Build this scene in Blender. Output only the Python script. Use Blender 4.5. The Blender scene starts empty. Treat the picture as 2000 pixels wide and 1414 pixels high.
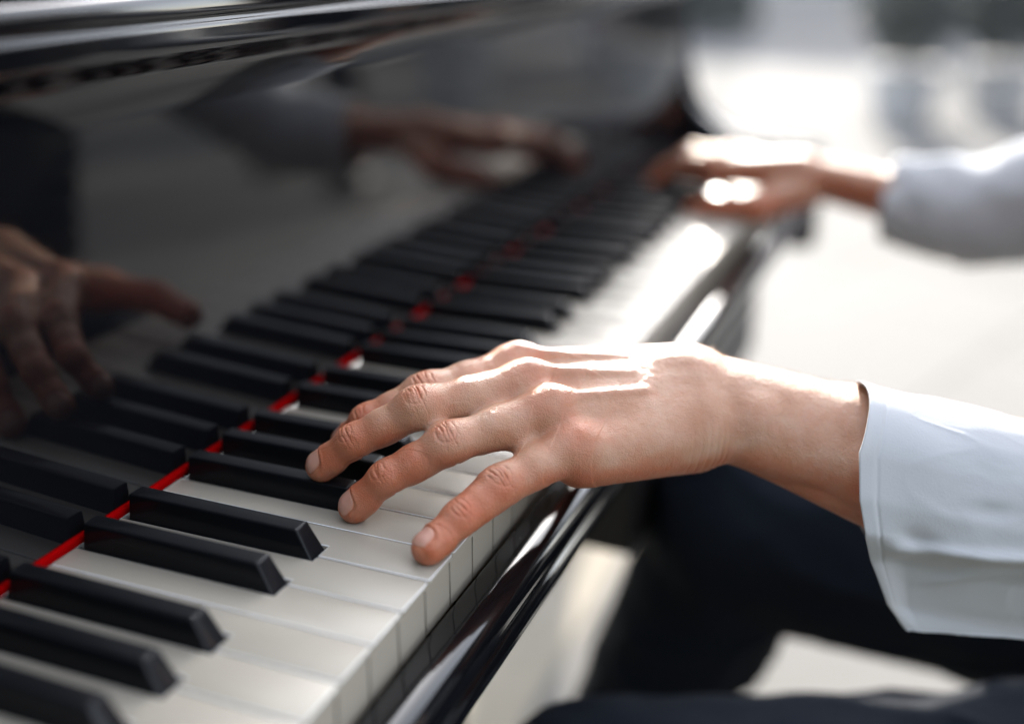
import bpy, bmesh, math, random
import numpy as np
from mathutils import Matrix, Vector

S = 0.001                                  # everything below is written in millimetres
sc = bpy.context.scene
col = sc.collection
rng = np.random.default_rng(7)
random.seed(7)

# ------------------------------------------------------------------ camera
CAM = np.array([-303.855, -175.266, 241.452])
RIGHT = Vector((0.369976, -0.929018, 0.006602))
UP = Vector((0.327446, 0.137047, 0.934878))
FWD = Vector((0.869423, 0.343720, -0.354907))
cd = bpy.data.cameras.new('camera')
cam = bpy.data.objects.new('camera', cd)
col.objects.link(cam)
cd.sensor_width = 36.0
cd.lens = 2214.795 / 2000 * 36.0
cd.clip_start = 0.02
cd.clip_end = 400
m = Matrix((RIGHT, UP, -FWD)).transposed().to_4x4()
m.translation = Vector(CAM * S)
cam.matrix_world = m
cd.dof.use_dof = True
cd.dof.focus_distance = 0.492
cd.dof.aperture_fstop = 1.95
cd.dof.aperture_blades = 0
sc.camera = cam

# ------------------------------------------------------------------ light
SUN = Vector((0.8996, 0.2495, 0.3584)).normalized()
w = bpy.data.worlds.new('World')
sc.world = w
w.use_nodes = True
wn = w.node_tree
bg = wn.nodes['Background']
sky = wn.nodes.new('ShaderNodeTexSky')
sky.sky_type = 'NISHITA'
sky.sun_disc = False
sky.sun_elevation = math.asin(SUN.z)
sky.sun_rotation = math.atan2(SUN.x, SUN.y)
sky.air_density = 0.8
sky.dust_density = 1.2
sky.ozone_density = 0.6
hs = wn.nodes.new('ShaderNodeHueSaturation'); hs.inputs['Saturation'].default_value = 0.36
wn.links.new(sky.outputs[0], hs.inputs['Color']); wn.links.new(hs.outputs[0], bg.inputs[0])
bg.inputs[1].default_value = 0.15
sd = bpy.data.lights.new('sun', 'SUN')
sd.energy = 2.0
sd.angle = math.radians(0.5)
sd.color = (1.0, 0.93, 0.83)
sun = bpy.data.objects.new('sun', sd)
sun.rotation_euler = SUN.to_track_quat('Z', 'Y').to_euler()
col.objects.link(sun)

sc.view_settings.view_transform = 'Standard'
sc.view_settings.look = 'None'
sc.view_settings.gamma = 1
sc.view_settings.exposure = 3.12
sc.view_settings.use_curve_mapping = False
sc.render.engine = 'CYCLES'
sc.cycles.use_denoising = True
sc.cycles.max_bounces = 10
sc.cycles.sample_clamp_indirect = 12

# ------------------------------------------------------------------ helpers
def tag(o, label=None, cat=None, group=None, kind=None):
    if label: o['label'] = label
    if cat: o['category'] = cat
    if group: o['group'] = group
    if kind: o['kind'] = kind
    return o

def empty(name, loc):
    o = bpy.data.objects.new(name, None)
    o.empty_display_size = 0.05
    o.location = Vector(loc) * S
    col.objects.link(o)
    return o

def link(name, me, mats, parent=None, smooth=False):
    if not isinstance(mats, (list, tuple)): mats = [mats]
    for mm in mats: me.materials.append(mm)
    if smooth:
        me.polygons.foreach_set('use_smooth', [True] * len(me.polygons))
    o = bpy.data.objects.new(name, me)
    col.objects.link(o)
    if parent is not None:
        o.parent = parent
        o.matrix_parent_inverse = Matrix.Translation(-parent.location)
    return o

def mesh_np(name, v, f):
    me = bpy.data.meshes.new(name)
    me.from_pydata((np.asarray(v) * S).tolist(), [], np.asarray(f).tolist() if not isinstance(f, list) else f)
    me.update()
    return me

def bm_obj(name, bm, mats, parent=None, smooth=False, scale=True):
    if scale: bmesh.ops.scale(bm, vec=(S, S, S), verts=bm.verts)
    bmesh.ops.recalc_face_normals(bm, faces=bm.faces)
    me = bpy.data.meshes.new(name)
    bm.to_mesh(me); bm.free()
    return link(name, me, mats, parent, smooth)

def box(bm, x0, x1, y0, y1, z0, z1, bev=0, seg=2):
    r = bmesh.ops.create_cube(bm, size=1)
    for v in r['verts']:
        v.co = Vector(((x0 + x1) / 2 + v.co.x * (x1 - x0), (y0 + y1) / 2 + v.co.y * (y1 - y0), (z0 + z1) / 2 + v.co.z * (z1 - z0)))
    if bev:
        es = list({e for v in r['verts'] for e in v.link_edges})
        bmesh.ops.bevel(bm, geom=es, offset=bev, segments=seg, profile=0.6, affect='EDGES')

def extrude_x(prof, x0, x1, cap=True):
    """profile is a closed list of (y, z)"""
    bm = bmesh.new()
    a = [bm.verts.new((x0, y, z)) for y, z in prof]
    b = [bm.verts.new((x1, y, z)) for y, z in prof]
    n = len(prof)
    for i in range(n):
        bm.faces.new((a[i], a[(i + 1) % n], b[(i + 1) % n], b[i]))
    if cap:
        bm.faces.new(a[::-1]); bm.faces.new(b)
    return bm

def smooth_by_angle(o, deg=35):
    me = o.data
    bm = bmesh.new(); bm.from_mesh(me)
    for f in bm.faces: f.smooth = True
    for e in bm.edges:
        if len(e.link_faces) == 2 and e.calc_face_angle(0) > math.radians(deg): e.smooth = False
    bm.to_mesh(me); bm.free()

def mat(name, base=(0.5, 0.5, 0.5), rough=0.5, **kw):
    mm = bpy.data.materials.new(name); mm.use_nodes = True
    p = mm.node_tree.nodes['Principled BSDF']
    p.inputs['Base Color'].default_value = (*base, 1)
    p.inputs['Roughness'].default_value = rough
    for k, v in kw.items(): p.inputs[k.replace('_', ' ')].default_value = v
    return mm

def N(mm, t, **kw):
    n = mm.node_tree.nodes.new(t)
    for k, v in kw.items():
        if hasattr(n, k) and k not in ('inputs',): setattr(n, k, v)
        else: n.inputs[k].default_value = v
    return n

def L(mm, a, b): mm.node_tree.links.new(a, b)

def noise_bump(mm, scale, strength, dist=0.001, detail=4, coord='Object'):
    tc = N(mm, 'ShaderNodeTexCoord'); nz = N(mm, 'ShaderNodeTexNoise')
    nz.inputs['Scale'].default_value = scale; nz.inputs['Detail'].default_value = detail
    b = N(mm, 'ShaderNodeBump'); b.inputs['Strength'].default_value = strength; b.inputs['Distance'].default_value = dist
    L(mm, tc.outputs[coord], nz.inputs['Vector']); L(mm, nz.outputs['Fac'], b.inputs['Height'])
    L(mm, b.outputs[0], mm.node_tree.nodes['Principled BSDF'].inputs['Normal'])
    return tc, nz, b

def ramp(mm, src, stops):
    r = N(mm, 'ShaderNodeValToRGB')
    els = r.color_ramp.elements
    while len(els) < len(stops): els.new(0.5)
    for e, (p, c) in zip(els, stops):
        e.position = p; e.color = (*c, 1) if len(c) == 3 else c
    L(mm, src, r.inputs[0])
    return r

# ------------------------------------------------------------------ materials
M = {}
# glossy black piano lacquer with dust specks and faint polishing streaks
def lacquer(name, ior=1.55, specks=True):
    mm = mat(name, (0.0035, 0.0036, 0.0045), 0.04, IOR=ior)
    p = mm.node_tree.nodes['Principled BSDF']
    tc = N(mm, 'ShaderNodeTexCoord')
    mp = N(mm, 'ShaderNodeMapping'); mp.inputs['Scale'].default_value = (6, 60, 60)
    L(mm, tc.outputs['Object'], mp.inputs[0])
    nz = N(mm, 'ShaderNodeTexNoise'); nz.inputs['Scale'].default_value = 6; nz.inputs['Detail'].default_value = 6
    L(mm, mp.outputs[0], nz.inputs['Vector'])
    r = ramp(mm, nz.outputs['Fac'], [(0.35, (0.02,) * 3), (0.75, (0.09,) * 3)])
    L(mm, r.outputs[0], p.inputs['Roughness'])
    if specks:
        vo = N(mm, 'ShaderNodeTexVoronoi'); vo.inputs['Scale'].default_value = 260
        L(mm, tc.outputs['Object'], vo.inputs['Vector'])
        lt = N(mm, 'ShaderNodeMath', operation='LESS_THAN'); lt.inputs[1].default_value = 0.055
        L(mm, vo.outputs['Distance'], lt.inputs[0])
        n2 = N(mm, 'ShaderNodeTexNoise'); n2.inputs['Scale'].default_value = 45
        L(mm, tc.outputs['Object'], n2.inputs['Vector'])
        gt = N(mm, 'ShaderNodeMath', operation='GREATER_THAN'); gt.inputs[1].default_value = 0.62
        L(mm, n2.outputs['Fac'], gt.inputs[0])
        mu = N(mm, 'ShaderNodeMath', operation='MULTIPLY'); L(mm, lt.outputs[0], mu.inputs[0]); L(mm, gt.outputs[0], mu.inputs[1])
        mx = N(mm, 'ShaderNodeMix', data_type='RGBA')
        mx.inputs['A'].default_value = (0.0035, 0.0036, 0.0045, 1); mx.inputs['B'].default_value = (0.35, 0.33, 0.3, 1)
        L(mm, mu.outputs[0], mx.inputs['Factor']); L(mm, mx.outputs['Result'], p.inputs['Base Color'])
    return mm
M['lacquer'] = lacquer('black_lacquer', 1.5)
M['fallboard'] = lacquer('fallboard_lacquer', 1.5, False)
M['white_key'] = mat('white_key_plastic', (0.89, 0.91, 0.93), 0.18, IOR=1.5, Coat_Weight=0.15, Coat_Roughness=0.05)
tc, nz, b = noise_bump(M['white_key'], 90, 0.05, 0.0004)
n3 = N(M['white_key'], 'ShaderNodeTexNoise'); n3.inputs['Scale'].default_value = 28; n3.inputs['Detail'].default_value = 5
L(M['white_key'], tc.outputs['Object'], n3.inputs['Vector'])
rk = ramp(M['white_key'], n3.outputs['Fac'], [(0.35, (0.13,) * 3), (0.7, (0.34,) * 3)])
L(M['white_key'], rk.outputs[0], M['white_key'].node_tree.nodes['Principled BSDF'].inputs['Roughness'])
M['key_front'] = mat('key_front_plastic', (0.33, 0.295, 0.24), 0.4, IOR=1.5)  # cream fronts, with the shade of the player's legs painted into the base
noise_bump(M['key_front'], 120, 0.08, 0.0004)
M['black_key'] = mat('black_key_ebony', (0.0025, 0.0030, 0.0042), 0.5, IOR=1.2, Coat_Weight=0.22, Coat_Roughness=0.08)
tc, nz, b = noise_bump(M['black_key'], 300, 0.12, 0.0003)
M['felt'] = mat('red_felt', (0.24, 0.001, 0.0015), 1.0)
M['felt'].node_tree.nodes['Principled BSDF'].inputs['Specular IOR Level'].default_value = 0.0
noise_bump(M['felt'], 1500, 0.8, 0.0006)
M['satin'] = mat('satin_black_paint', (0.006, 0.006, 0.007), 0.55)
M['brass'] = mat('brass', (0.7, 0.45, 0.15), 0.25, Metallic=1.0)
M['wood'] = mat('key_wood', (0.45, 0.30, 0.16), 0.6)

def fabric(name, c, rough=0.85, bump=0.25, scale=900, sheen=0.2, trans=False):
    mm = mat(name, c, rough, Sheen_Weight=sheen)
    p = mm.node_tree.nodes['Principled BSDF']
    p.inputs['Specular IOR Level'].default_value = 0.12
    tc = N(mm, 'ShaderNodeTexCoord')
    wv = N(mm, 'ShaderNodeTexWave'); wv.inputs['Scale'].default_value = scale; wv.bands_direction = 'DIAGONAL'
    n1 = N(mm, 'ShaderNodeTexNoise'); n1.inputs['Scale'].default_value = 60; n1.inputs['Detail'].default_value = 6
    n2 = N(mm, 'ShaderNodeTexNoise'); n2.inputs['Scale'].default_value = 900; n2.inputs['Detail'].default_value = 2
    for n in (wv, n1, n2): L(mm, tc.outputs['Object'], n.inputs['Vector'])
    a = N(mm, 'ShaderNodeMath', operation='MULTIPLY_ADD'); a.inputs[1].default_value = 0.35
    L(mm, n2.outputs['Fac'], a.inputs[0]); L(mm, n1.outputs['Fac'], a.inputs[2])
    bb = N(mm, 'ShaderNodeBump'); bb.inputs['Strength'].default_value = bump; bb.inputs['Distance'].default_value = 0.002
    L(mm, a.outputs[0], bb.inputs['Height']); L(mm, bb.outputs[0], p.inputs['Normal'])
    return mm
M['shirt'] = fabric('pale_blue_grey_cotton', (0.50, 0.51, 0.525), 0.9, 0.15, sheen=0.05)
if True:   # thin cotton lets some sunlight through
    mm = M['shirt']; nt = mm.node_tree
    tr = nt.nodes.new('ShaderNodeBsdfTranslucent'); tr.inputs[0].default_value = (0.75, 0.74, 0.74, 1)
    mix = nt.nodes.new('ShaderNodeMixShader'); mix.inputs[0].default_value = 0.10
    p = nt.nodes['Principled BSDF']; out = nt.nodes['Material Output']
    nt.links.new(p.outputs[0], mix.inputs[1]); nt.links.new(tr.outputs[0], mix.inputs[2]); nt.links.new(mix.outputs[0], out.inputs[0])
M['trousers'] = fabric('dark_navy_cloth', (0.0065, 0.0095, 0.0150), 0.95, 0.5, sheen=0.0)
M['waistcoat'] = fabric('black_cloth', (0.004, 0.005, 0.007), 0.9, 0.4, sheen=0.0)
M['hair'] = mat('dark_hair', (0.03, 0.02, 0.012), 0.5)
M['arm_hair'] = mat('fair_arm_hair', (0.45, 0.30, 0.17), 0.4)
M['leather'] = mat('black_leather', (0.01, 0.01, 0.011), 0.4)

def skin():
    mm = mat('skin', (0.6, 0.4, 0.3), 0.42, IOR=1.42)
    p = mm.node_tree.nodes['Principled BSDF']
    tc = N(mm, 'ShaderNodeTexCoord')
    at = N(mm, 'ShaderNodeAttribute'); at.attribute_name = 'red'
    an = N(mm, 'ShaderNodeAttribute'); an.attribute_name = 'nail'
    ai = N(mm, 'ShaderNodeAttribute'); ai.attribute_name = 'ink'
    n1 = N(mm, 'ShaderNodeTexNoise'); n1.inputs['Scale'].default_value = 70; n1.inputs['Detail'].default_value = 5
    L(mm, tc.outputs['Object'], n1.inputs['Vector'])
    base = ramp(mm, n1.outputs['Fac'], [(0.3, (0.375, 0.182, 0.105)), (0.5, (0.425, 0.23, 0.145)), (0.72, (0.465, 0.285, 0.195))])
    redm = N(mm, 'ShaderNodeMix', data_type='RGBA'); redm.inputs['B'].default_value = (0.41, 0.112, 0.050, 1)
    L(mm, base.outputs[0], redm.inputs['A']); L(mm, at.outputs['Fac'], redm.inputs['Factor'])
    nm = N(mm, 'ShaderNodeMix', data_type='RGBA'); nm.inputs['B'].default_value = (0.47, 0.25, 0.185, 1)
    L(mm, redm.outputs['Result'], nm.inputs['A']); L(mm, an.outputs['Fac'], nm.inputs['Factor'])
    im = N(mm, 'ShaderNodeMix', data_type='RGBA'); im.inputs['B'].default_value = (0.05, 0.05, 0.05, 1)
    L(mm, nm.outputs['Result'], im.inputs['A']); L(mm, ai.outputs['Fac'], im.inputs['Factor'])
    L(mm, im.outputs['Result'], p.inputs['Base Color'])
    r = N(mm, 'ShaderNodeMapRange'); r.inputs['To Min'].default_value = 0.40; r.inputs['To Max'].default_value = 0.24
    L(mm, an.outputs['Fac'], r.inputs['Value']); L(mm, r.outputs[0], p.inputs['Roughness'])
    p.inputs['Subsurface Weight'].default_value = 0.45
    p.inputs['Subsurface Radius'].default_value = (1.0, 0.32, 0.16)
    p.inputs['Subsurface Scale'].default_value = 0.0030
    # pores and fine crosshatch lines of skin
    v = N(mm, 'ShaderNodeTexVoronoi'); v.inputs['Scale'].default_value = 1500
    n2 = N(mm, 'ShaderNodeTexNoise'); n2.inputs['Scale'].default_value = 700; n2.inputs['Detail'].default_value = 4
    mp = N(mm, 'ShaderNodeMapping'); mp.inputs['Scale'].default_value = (1, 1, 1.0); mp.inputs['Rotation'].default_value = (0, 0, 0.9)
    L(mm, tc.outputs['Object'], mp.inputs[0])
    wv = N(mm, 'ShaderNodeTexNoise'); wv.inputs['Scale'].default_value = 160; wv.inputs['Detail'].default_value = 3
    L(mm, mp.outputs[0], v.inputs['Vector']); L(mm, tc.outputs['Object'], n2.inputs['Vector']); L(mm, mp.outputs[0], wv.inputs['Vector'])
    a1 = N(mm, 'ShaderNodeMath', operation='MULTIPLY_ADD'); a1.inputs[1].default_value = 0.9
    L(mm, v.outputs['Distance'], a1.inputs[0]); L(mm, n2.outputs['Fac'], a1.inputs[2])
    a2 = N(mm, 'ShaderNodeMath', operation='MULTIPLY_ADD'); a2.inputs[1].default_value = 0.3
    L(mm, wv.outputs['Fac'], a2.inputs[0]); L(mm, a1.outputs[0], a2.inputs[2])
    inv = N(mm, 'ShaderNodeMath', operation='SUBTRACT'); inv.inputs[0].default_value = 1
    L(mm, an.outputs['Fac'], inv.inputs[1])
    st = N(mm, 'ShaderNodeMath', operation='MULTIPLY'); st.inputs[1].default_value = 0.30
    L(mm, inv.outputs[0], st.inputs[0])
    b = N(mm, 'ShaderNodeBump'); b.inputs['Distance'].default_value = 0.0009
    L(mm, st.outputs[0], b.inputs['Strength']); L(mm, a2.outputs[0], b.inputs['Height']); L(mm, b.outputs[0], p.inputs['Normal'])
    return mm
M['skin'] = skin()

# ------------------------------------------------------------------ signed distance modelling
def A3(p): return np.array(p, float)
def unit(v): v = np.asarray(v, float); return v / np.linalg.norm(v)

def cone(p, a, b, ra, rb, n=None, k=1.0):
    ab = b - a; L2 = max(ab @ ab, 1e-9)
    t = np.clip(((p - a) @ ab) / L2, 0, 1)
    v = p - a - t[:, None] * ab
    if n is not None: v = v + ((k - 1) * (v @ n))[:, None] * n
    return np.sqrt((v * v).sum(1)) - (ra + (rb - ra) * t)

def smin(a, b, k):
    h = np.clip(0.5 + 0.5 * (b - a) / k, 0, 1)
    return b * (1 - h) + a * h - k * h * (1 - h)

def surface(f, lo, hi, h, sub=0, coarse=4, project=2):
    lo = A3(lo); hi = A3(hi)
    n = (np.ceil((hi - lo) / h / coarse).astype(int)) * coarse
    nc = n // coarse
    H = h * coarse
    gx = [lo[i] + H * (np.arange(nc[i]) + 0.5) for i in range(3)]
    P = np.stack(np.meshgrid(*gx, indexing='ij'), -1).reshape(-1, 3)
    D = np.concatenate([f(c) for c in np.array_split(P, max(1, len(P) // 200000))])
    act = np.abs(D) < H * 1.9
    full = np.repeat(np.repeat(np.repeat(D.reshape(nc), coarse, 0), coarse, 1), coarse, 2).astype(np.float32)
    ids = np.argwhere(act.reshape(nc))
    off = np.stack(np.meshgrid(*[np.arange(coarse)] * 3, indexing='ij'), -1).reshape(-1, 3)
    vox = (ids[:, None, :] * coarse + off[None]).reshape(-1, 3)
    pts = lo + h * (vox + 0.5)
    val = np.concatenate([f(c) for c in np.array_split(pts, max(1, len(pts) // 200000))])
    full[vox[:, 0], vox[:, 1], vox[:, 2]] = val
    # surface nets
    s = full < 0
    sh = [(0, 0, 0), (1, 0, 0), (0, 1, 0), (1, 1, 0), (0, 0, 1), (1, 0, 1), (0, 1, 1), (1, 1, 1)]
    nx, ny, nz_ = full.shape
    cnt = np.zeros((nx - 1, ny - 1, nz_ - 1), np.int8)
    for a, b_, c in sh: cnt += s[a:nx - 1 + a, b_:ny - 1 + b_, c:nz_ - 1 + c]
    cells = np.argwhere((cnt > 0) & (cnt < 8))
    idx = -np.ones(cnt.shape, np.int64)
    idx[cells[:, 0], cells[:, 1], cells[:, 2]] = np.arange(len(cells))
    cv = np.stack([full[cells[:, 0] + a, cells[:, 1] + b_, cells[:, 2] + c] for a, b_, c in sh], 1)
    acc = np.zeros((len(cells), 3)); num = np.zeros(len(cells))
    edges = [(0, 1), (2, 3), (4, 5), (6, 7), (0, 2), (1, 3), (4, 6), (5, 7), (0, 4), (1, 5), (2, 6), (3, 7)]
    sha = np.array(sh, float)
    for a, b_ in edges:
        va, vb = cv[:, a], cv[:, b_]
        c = (va < 0) != (vb < 0)
        t = np.where(c, va / np.where(c, va - vb, 1), 0)
        acc += np.where(c[:, None], sha[a] + t[:, None] * (sha[b_] - sha[a]), 0); num += c
    V = lo + h * (cells + 0.5 + acc / num[:, None])
    F = []
    for ax in range(3):
        o1, o2 = [(1, 2), (2, 0), (0, 1)][ax]
        sl0 = [slice(1, -1)] * 3; sl1 = [slice(1, -1)] * 3
        sl0[ax] = slice(0, -1); sl1[ax] = slice(1, None)
        s0, s1 = s[tuple(sl0)], s[tuple(sl1)]
        e = np.argwhere(s0 != s1)
        flip = s0[e[:, 0], e[:, 1], e[:, 2]]
        base = e.copy()
        for o in (o1, o2): base[:, o] += 1
        d1 = np.zeros(3, int); d1[o1] = 1
        d2 = np.zeros(3, int); d2[o2] = 1
        q = []
        for dd in (-d1 - d2, -d2 * 1, np.zeros(3, int), -d1 * 1):
            cc = base + dd
            q.append(idx[cc[:, 0], cc[:, 1], cc[:, 2]])
        q = np.stack(q, 1)
        q[~flip] = q[~flip][:, ::-1]
        F.append(q)
    F = np.concatenate(F)
    F = F[(F >= 0).all(1)]
    for _ in range(sub):
        E = np.concatenate([F[:, [i, (i + 1) % 4]] for i in range(4)])
        Es = np.sort(E, 1); u, inv = np.unique(Es, axis=0, return_inverse=True)
        inv = inv.reshape(-1)
        nv = len(V); mid = (V[u[:, 0]] + V[u[:, 1]]) / 2; cen = V[F].mean(1)
        nf = len(F); em = [nv + inv[i * nf:(i + 1) * nf] for i in range(4)]
        ce = nv + len(u) + np.arange(nf)
        V = np.concatenate([V, mid, cen])
        F = np.concatenate([np.stack([F[:, i], em[i], ce, em[i - 1]], 1) for i in range(4)])
    nrm = None
    for _ in range(project + 1):
        e = h * 0.15
        d0 = f(V)
        g = np.stack([f(V + np.eye(3)[i] * e) - d0 for i in range(3)], 1) / e
        gl = np.maximum(np.linalg.norm(g, axis=1), 0.3)
        nrm = g / gl[:, None]
        if _ < project: V = V - nrm * np.clip(d0 / gl, -h, h)[:, None]
    return V, F, nrm

# ------------------------------------------------------------------ a hand (left, in its place; the right one is its mirror)
J = {'W': (190.5, -79.8, 31.5), 'M2': (166.8, 9.2, 47.6), 'M3': (146.7, -3.1, 47.5), 'M4': (133.8, -19.3, 42.5), 'M5': (125.4, -34.4, 30.9),
     'P2': (129.9, 39.0, 43.0), 'P3': (107.5, 31.6, 45.7), 'P4': (99.5, 13.3, 35.0), 'P5': (94.4, -12.2, 21.4),
     'D2': (113.9, 61.0, 32.1), 'D3': (94.1, 56.6, 30.8), 'D4': (84.7, 36.2, 21.1), 'D5': (76.0, -2.7, 14.2),
     'T2': (116.2, 74.4, 19.0), 'T3': (90.3, 71.9, 18.2), 'T4': (80.3, 49.9, 7.3), 'T5': (61.2, 5.0, 7.2)}
J = {k: A3(v) for k, v in J.items()}
FA = A3((208.6, -152.2, 11.8))            # forearm axis where the cuff sits
FB_ = A3((240.0, -235.0, -6.0))
ax_a = unit((J['M2'] + J['M3'] + J['M4'] + J['M5']) / 4 - J['W'])
ax_l = J['M2'] - J['M5']; ax_l = unit(ax_l - (ax_l @ ax_a) * ax_a)
ax_n = np.cross(ax_l, ax_a)
if ax_n[2] < 0: ax_n = -ax_n
def turn(v, k, ang):
    c, s_ = math.cos(ang), math.sin(ang)
    return v * c + np.cross(k, v) * s_ + k * (k @ v) * (1 - c)
TW = math.radians(17)
if turn(ax_n, ax_a, TW) @ A3(FWD) > ax_n @ A3(FWD): TW = -TW
w_n, w_l = turn(ax_n, ax_a, TW), turn(ax_l, ax_a, TW)
if w_l[2] < 0: w_l = w_l
RAD = {'2': (10.3, 8.6, 7.1, 6.8), '3': (10.5, 8.6, 7.2, 6.9), '4': (9.9, 8.2, 7.1, 7.1), '5': (9.2, 7.8, 7.0, 6.8)}
TH_SPREAD = {'C': A3((211, -66, 24)), 'M': A3((232, -22, 18)), 'I': A3((236, 16, 20)), 'T': A3((233, 42, 14.5))}
TH_CLOSE = {'C': A3((211, -66, 24)), 'M': A3((222, -26, 15)), 'I': A3((208, 12, 16)), 'T': A3((192, 36, 6))}
TH = TH_SPREAD

def finger_frames():
    fr = {}
    for k in '2345':
        a = unit(J['T' + k] - J['D' + k])
        n = ax_n * 1.0 + np.array([-0.18, -0.05, 0.1])
        if k == '5': n = ax_n + A3(FWD) * 0.55 + A3(UP) * 0.3
        n = unit(n - (n @ a) * a)
        fr[k] = (J['T' + k], a, n, np.cross(a, n))
    a = unit(TH['T'] - TH['I']); n = np.array([0.5, 0, 1.0]); n = unit(n - (n @ a) * a)
    fr['1'] = (TH['T'], a, n, np.cross(a, n))
    return fr
FR = finger_frames()

def palm_d(p):
    W = J['W']; n, l, a = ax_n, ax_l, ax_a
    Wc = W + A3(UP) * 0.5
    d = cone(p, Wc - a * 2 + w_l * 1, FA + w_l * 4, 18.8, 21.0, w_l, 0.64)          # wrist, broad across
    d = smin(d, cone(p, FA, FB_, 23.0, 26.0, w_l, 0.70), 8)
    offs = {'2': 17, '3': 6, '4': -5, '5': -15}
    for k in '2345':
        Cb = Wc + w_l * offs[k] + a * 10
        Mk = J['M' + k]
        d = smin(d, cone(p, Cb, Mk - n * 4.5 - a * 3, 16.0, 11.2), 8)
        d = smin(d, cone(p, Cb - n * 6, Mk - n * 10 - a * 6, 12.5, 9.5), 8)
    # hypothenar and thenar
    d = smin(d, cone(p, W - l * 15 + a * 16 - n * 7, J['M5'] - n * 5 - a * 12 - l * 0, 12.0, 8.5), 9)
    d = smin(d, cone(p, W - l * 12 + a * 9 - n * 9, W - l * 12 + a * 24 - n * 9, 12.0, 12.0), 8)
    d = smin(d, cone(p, W + l * 12 + a * 14 - n * 10, TH['M'], 15.0, 12.0), 8)
    d = smin(d, cone(p, TH['C'], TH['M'], 15.0, 11.5), 8)
    # ulnar head
    d = smin(d, cone(p, Wc - w_l * 15 - a * 16 + w_n * 10, Wc - w_l * 15 - a * 17 + w_n * 10, 8.0, 8.0), 9)
    # extensor tendons standing out on the back of the hand, sinking in half way to the wrist
    for k, r, up in (('2', 2.2, 0.2), ('3', 2.2, 0.2), ('4', 2.0, -0.2)):
        Cb = Wc + w_l * offs[k] * 0.7 + a * 10
        s0 = J['M' + k] + n * (RAD[k][0] - 2.6 + up) - a * 2
        e0 = Cb * 0.62 + J['M' + k] * 0.38 + n * 10.6
        d = smin(d, cone(p, s0, e0, r, r * 0.7), 4.0)
    # flexor side of the forearm
    d = smin(d, cone(p, W - w_l * 10 - w_n * 9, FA - w_l * 23 - w_n * 9, 6.0, 10.5), 2.5)
    for p1, p2 in (('2', '3'), ('3', '4'), ('4', '5')):
        f1 = 0.62 if p1 != '4' else 0.60
        a0 = J['M' + p1] * f1 + J['P' + p1] * (1 - f1) - n * 2.5; b0 = J['M' + p2] * f1 + J['P' + p2] * (1 - f1) - n * 2.5
        d = smin(d, cone(p, a0, b0, 4.2, 4.2), 7)
    return d

def finger_d(p, k):
    m_, pp, dd, tt = J['M' + k], J['P' + k], J['D' + k], J['T' + k]
    rm, rp, rd, rt = RAD[k]
    a1, a2, a3 = unit(pp - m_), unit(dd - pp), unit(tt - dd)
    n1 = unit(ax_n - (ax_n @ a1) * a1); n2 = unit(ax_n - (ax_n @ a2) * a2); n3 = FR[k][2]
    d = cone(p, m_ - a1 * 2, m_ + a1 * 2, rm, rm * 0.98)
    q = m_ * 0.45 + pp * 0.55
    d = smin(d, cone(p, m_, q, rm * 0.94, rp * 0.96), 5)
    d = smin(d, cone(p, q, pp, rp * 0.96, rp * 0.97), 4)
    d = smin(d, cone(p, m_ * 0.65 + pp * 0.35 - n1 * 2.5, m_ * 0.3 + pp * 0.7 - n1 * 2.2, rp * 0.86, rp * 0.84), 4)
    d = smin(d, cone(p, pp - a1 * 3.0 + n1 * 0.4, pp + a2 * 2.5 + n2 * 0.4, rp * 0.96, rp * 0.94), 5)
    q = pp * 0.45 + dd * 0.55
    d = smin(d, cone(p, pp, q, rp * 0.95, rd * 1.0), 4)
    d = smin(d, cone(p, q, dd, rd * 1.0, rd * 0.98), 3)
    d = smin(d, cone(p, pp * 0.6 + dd * 0.4 - n2 * 2.0, pp * 0.3 + dd * 0.7 - n2 * 1.6, rd * 0.88, rd * 0.86), 4)
    d = smin(d, cone(p, dd - a2 * 1.5 + n2 * .3, dd + a3 * 1.0 + n2 * .3, rd * 0.97, rd * 0.95), 3)
    d = smin(d, cone(p, dd, tt - n3 * 0.5, rd * 0.92, rt * 0.98), 3)
    d = smin(d, cone(p, tt - a3 * 5 - n3 * 1.2, tt + a3 * 0.8 - n3 * 0.9, rt * 0.93, rt * 0.90), 3)
    return d

def thumb_d(p):
    d = cone(p, TH['M'], TH['I'], 11.0, 9.8)
    d = smin(d, cone(p, TH['I'], TH['T'], 10.0, 8.8), 4)
    return d

BB = {}
def hand_sdf(p):
    d = palm_d(p)
    out = d
    for k in '5432':
        jj = np.stack([J[c + k] for c in 'MPDT'])
        lo, hi = jj.min(0) - 26, jj.max(0) + 26
        mk = ((p > lo) & (p < hi)).all(1)
        if not mk.any(): continue
        fd = finger_d(p[mk], k)
        c = smin(d[mk], fd, 6.5)
        out[mk] = smin(out[mk], c, 0.8) if k != '5' else np.minimum(out[mk], c)
    jj = np.stack(list(TH.values())); mk = ((p > jj.min(0) - 26) & (p < jj.max(0) + 26)).all(1)
    if mk.any(): out[mk] = np.minimum(out[mk], smin(d[mk], thumb_d(p[mk]), 9))
    return out

def gauss(x, s): return np.exp(-(x / s) ** 2)
def sst(a, b, x):
    t = np.clip((x - a) / (b - a), 0, 1); return t * t * (3 - 2 * t)

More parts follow.
